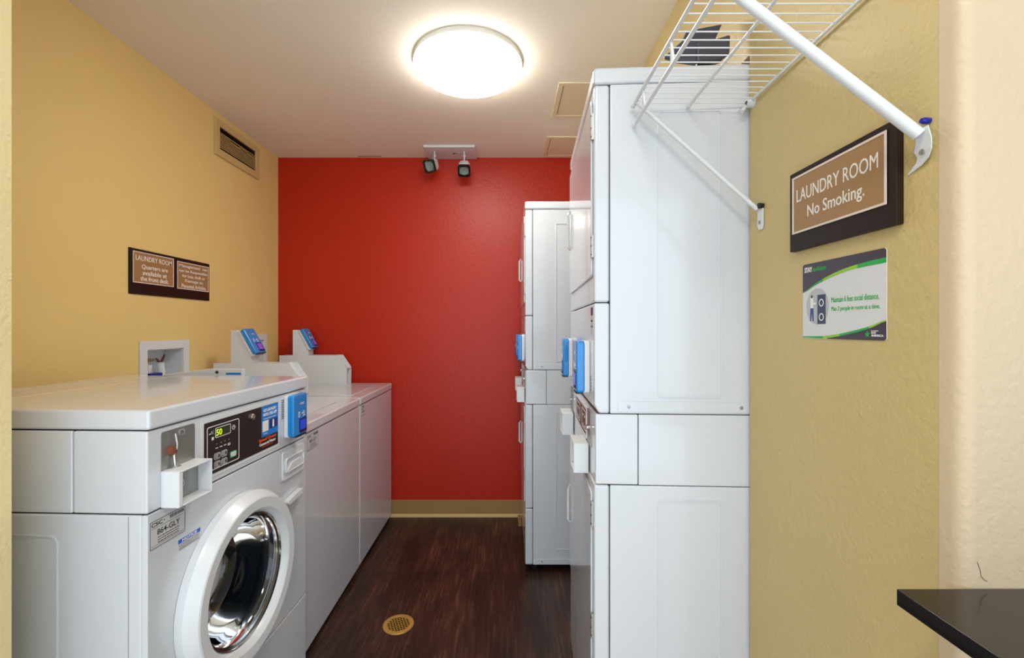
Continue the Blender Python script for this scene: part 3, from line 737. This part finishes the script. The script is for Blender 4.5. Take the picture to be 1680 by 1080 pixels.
# ================================================================ WIRE SHELF
ZS = 1.870
t = thing('wire_shelf', 'white wire shelf with tube braces fixed high on the right wall', 'shelf', (RX, .80, 1.55), 0)
def loc(x, y, z): return (x-RX, y-.80, z-1.55)
mb = MB(); n = 34
for k in range(n):
    y = 1.132-k*.0247
    mb.tube([loc(.326, y, ZS), loc(.606, y, ZS)], .0014, 6)
mb.build('wire_deck', 'white2', t)
for nm, x, z, r, ye in (('front_rod', .322, ZS-.004, .0042, 1.140), ('lip_rod', .327, ZS-.050, .0042, 1.146), ('middle_rod', .463, ZS-.005, .0036, 1.142), ('back_rod', .608, ZS-.004, .0034, 1.136)):
    o = MB().tube([loc(x, .30, z), loc(x, ye, z)], r, 10).build(nm, 'white2', t)
    MB().tube([loc(x, ye-.010, z), loc(x, ye+.002, z)], r*1.35, 12).build('end_cap', 'white2', o)
mb = MB()
for y in (.42, .67, .88, 1.06): mb.tube([loc(.323, y, ZS), loc(.327, y-.004, ZS-.05)], .003, 8).tube([loc(.323, y, ZS), loc(.328, y+.012, ZS-.05)], .002, 8)
mb.build('lip_strut', 'white2', t)
def brace(a, b, r, foot, screw_y, scol):
    A, B = Vector(loc(*a)), Vector(loc(*b))
    o = MB().tube([A, A.lerp(B, .5), B], r, 16).build('brace', 'white2', t)
    f = foot.build('foot_plate', 'white2', o, .0008)
    MB().lathe([(.0045, -.0010), (.0042, -.0030), (.001, -.0036)], loc(*scol), 'x', 12).build('foot_screw', 'steel', o)
    return o
# far brace: flat foot against the wall
ft = MB(); ft.prism([(1.070-.80, 1.588-1.55), (1.092-.80, 1.588-1.55), (1.092-.80, 1.548-1.55), (1.086-.80, 1.538-1.55), (1.074-.80, 1.538-1.55), (1.070-.80, 1.548-1.55)], -.005, -.001)
b1 = brace((.324, 1.118, 1.866), (.606, 1.083, 1.588), .0055, ft, 1.081, (.612, 1.081, 1.556))
MB().lathe([(.007, -.012), (.006, -.001)], loc(RX, 1.074, 1.594), 'x', 14).build('anchor_screw', 'black', b1)
# near brace: thicker, with a curved foot
ft = MB()
outer = [(.632, 1.588), (.631, 1.570), (.634, 1.556), (.642, 1.546), (.655, 1.539), (.680, 1.532)]
inner = [(.652, 1.588), (.656, 1.570), (.662, 1.560), (.660, 1.552), (.664, 1.545), (.682, 1.5335)]
xs = [-.016, -.012, -.009, -.006, -.004, -.0015]
for i in range(5):
    q = [(xs[i], *outer[i]), (xs[i], *inner[i]), (xs[i+1], *inner[i+1]), (xs[i+1], *outer[i+1])]
    q = [(p[0], p[1]-.80+.006, p[2]-1.55+.002) for p in q]
    va = [ft.bm.verts.new(p) for p in q]; vb = [ft.bm.verts.new((p[0]+.0016, p[1], p[2])) for p in q]
    ft.bm.faces.new(va); ft.bm.faces.new(vb[::-1])
    for k in range(4): ft.bm.faces.new((va[k], vb[k], vb[(k+1) % 4], va[(k+1) % 4]))
bmesh.ops.remove_doubles(ft.bm, verts=ft.bm.verts, dist=1e-5)
b2 = brace((.332, .722, 1.868), (.600, .652, 1.582), .0088, ft, .65, (.609, .655, 1.558))
MB().lathe([(.0035, -.013), (.0048, -.009), (.004, -.001)], loc(RX, .6515, 1.602), 'x', 16).build('anchor_screw', 'anchor', b2)
cl = MB().tube([loc(.598, 1.118, 1.862), loc(.616, 1.118, 1.862)], .011, 16).tube([loc(.604, 1.124, 1.862), loc(.588, 1.120, 1.842)], .005, 10).build('wall_clip', 'white2', t)
MB().lathe([(.006, -.0185), (.006, -.0175)], loc(.616, 1.118, 1.862), 'x', 14).build('clip_hole', 'black', cl)

# ================================================================ DARK ANGULAR OBJECT ON THE DRYER
t = thing('folded_plastic_panels', 'dark charcoal angular folded plastic panels standing on the tall dryer behind the wire shelf', 'plastic panels', (.50, 1.19, 1.979))
def slab(nm, pts, y, th, bev):
    s = 735/y
    MB().prism([((px-831)/s-.50, 1.3+(539-py)/s-1.979) for px, py in pts], y-1.19, y-1.19+th, 'y').build(nm, 'charcoal', t, bev, 3)
slab('back_panel', [(1127, 50), (1185, 39), (1174, 64), (1160, 72), (1114, 72), (1120, 66), (1126, 52)], 1.205, .014, .003)
slab('left_panel', [(1119, 66), (1145, 68), (1145, 104), (1112, 100), (1090, 92)], 1.172, .016, .006)
slab('right_panel', [(1143, 68), (1172, 63), (1200, 54), (1199, 86), (1182, 100), (1143, 101)], 1.166, .018, .008)
slab('cross_panel', [(1116, 70), (1170, 60), (1172, 66), (1150, 80)], 1.190, .014, .002)
slab('foot_panel', [(1144, 96), (1186, 98), (1156, 110), (1150, 112.3), (1144, 112.3)], 1.186, .016, .002)
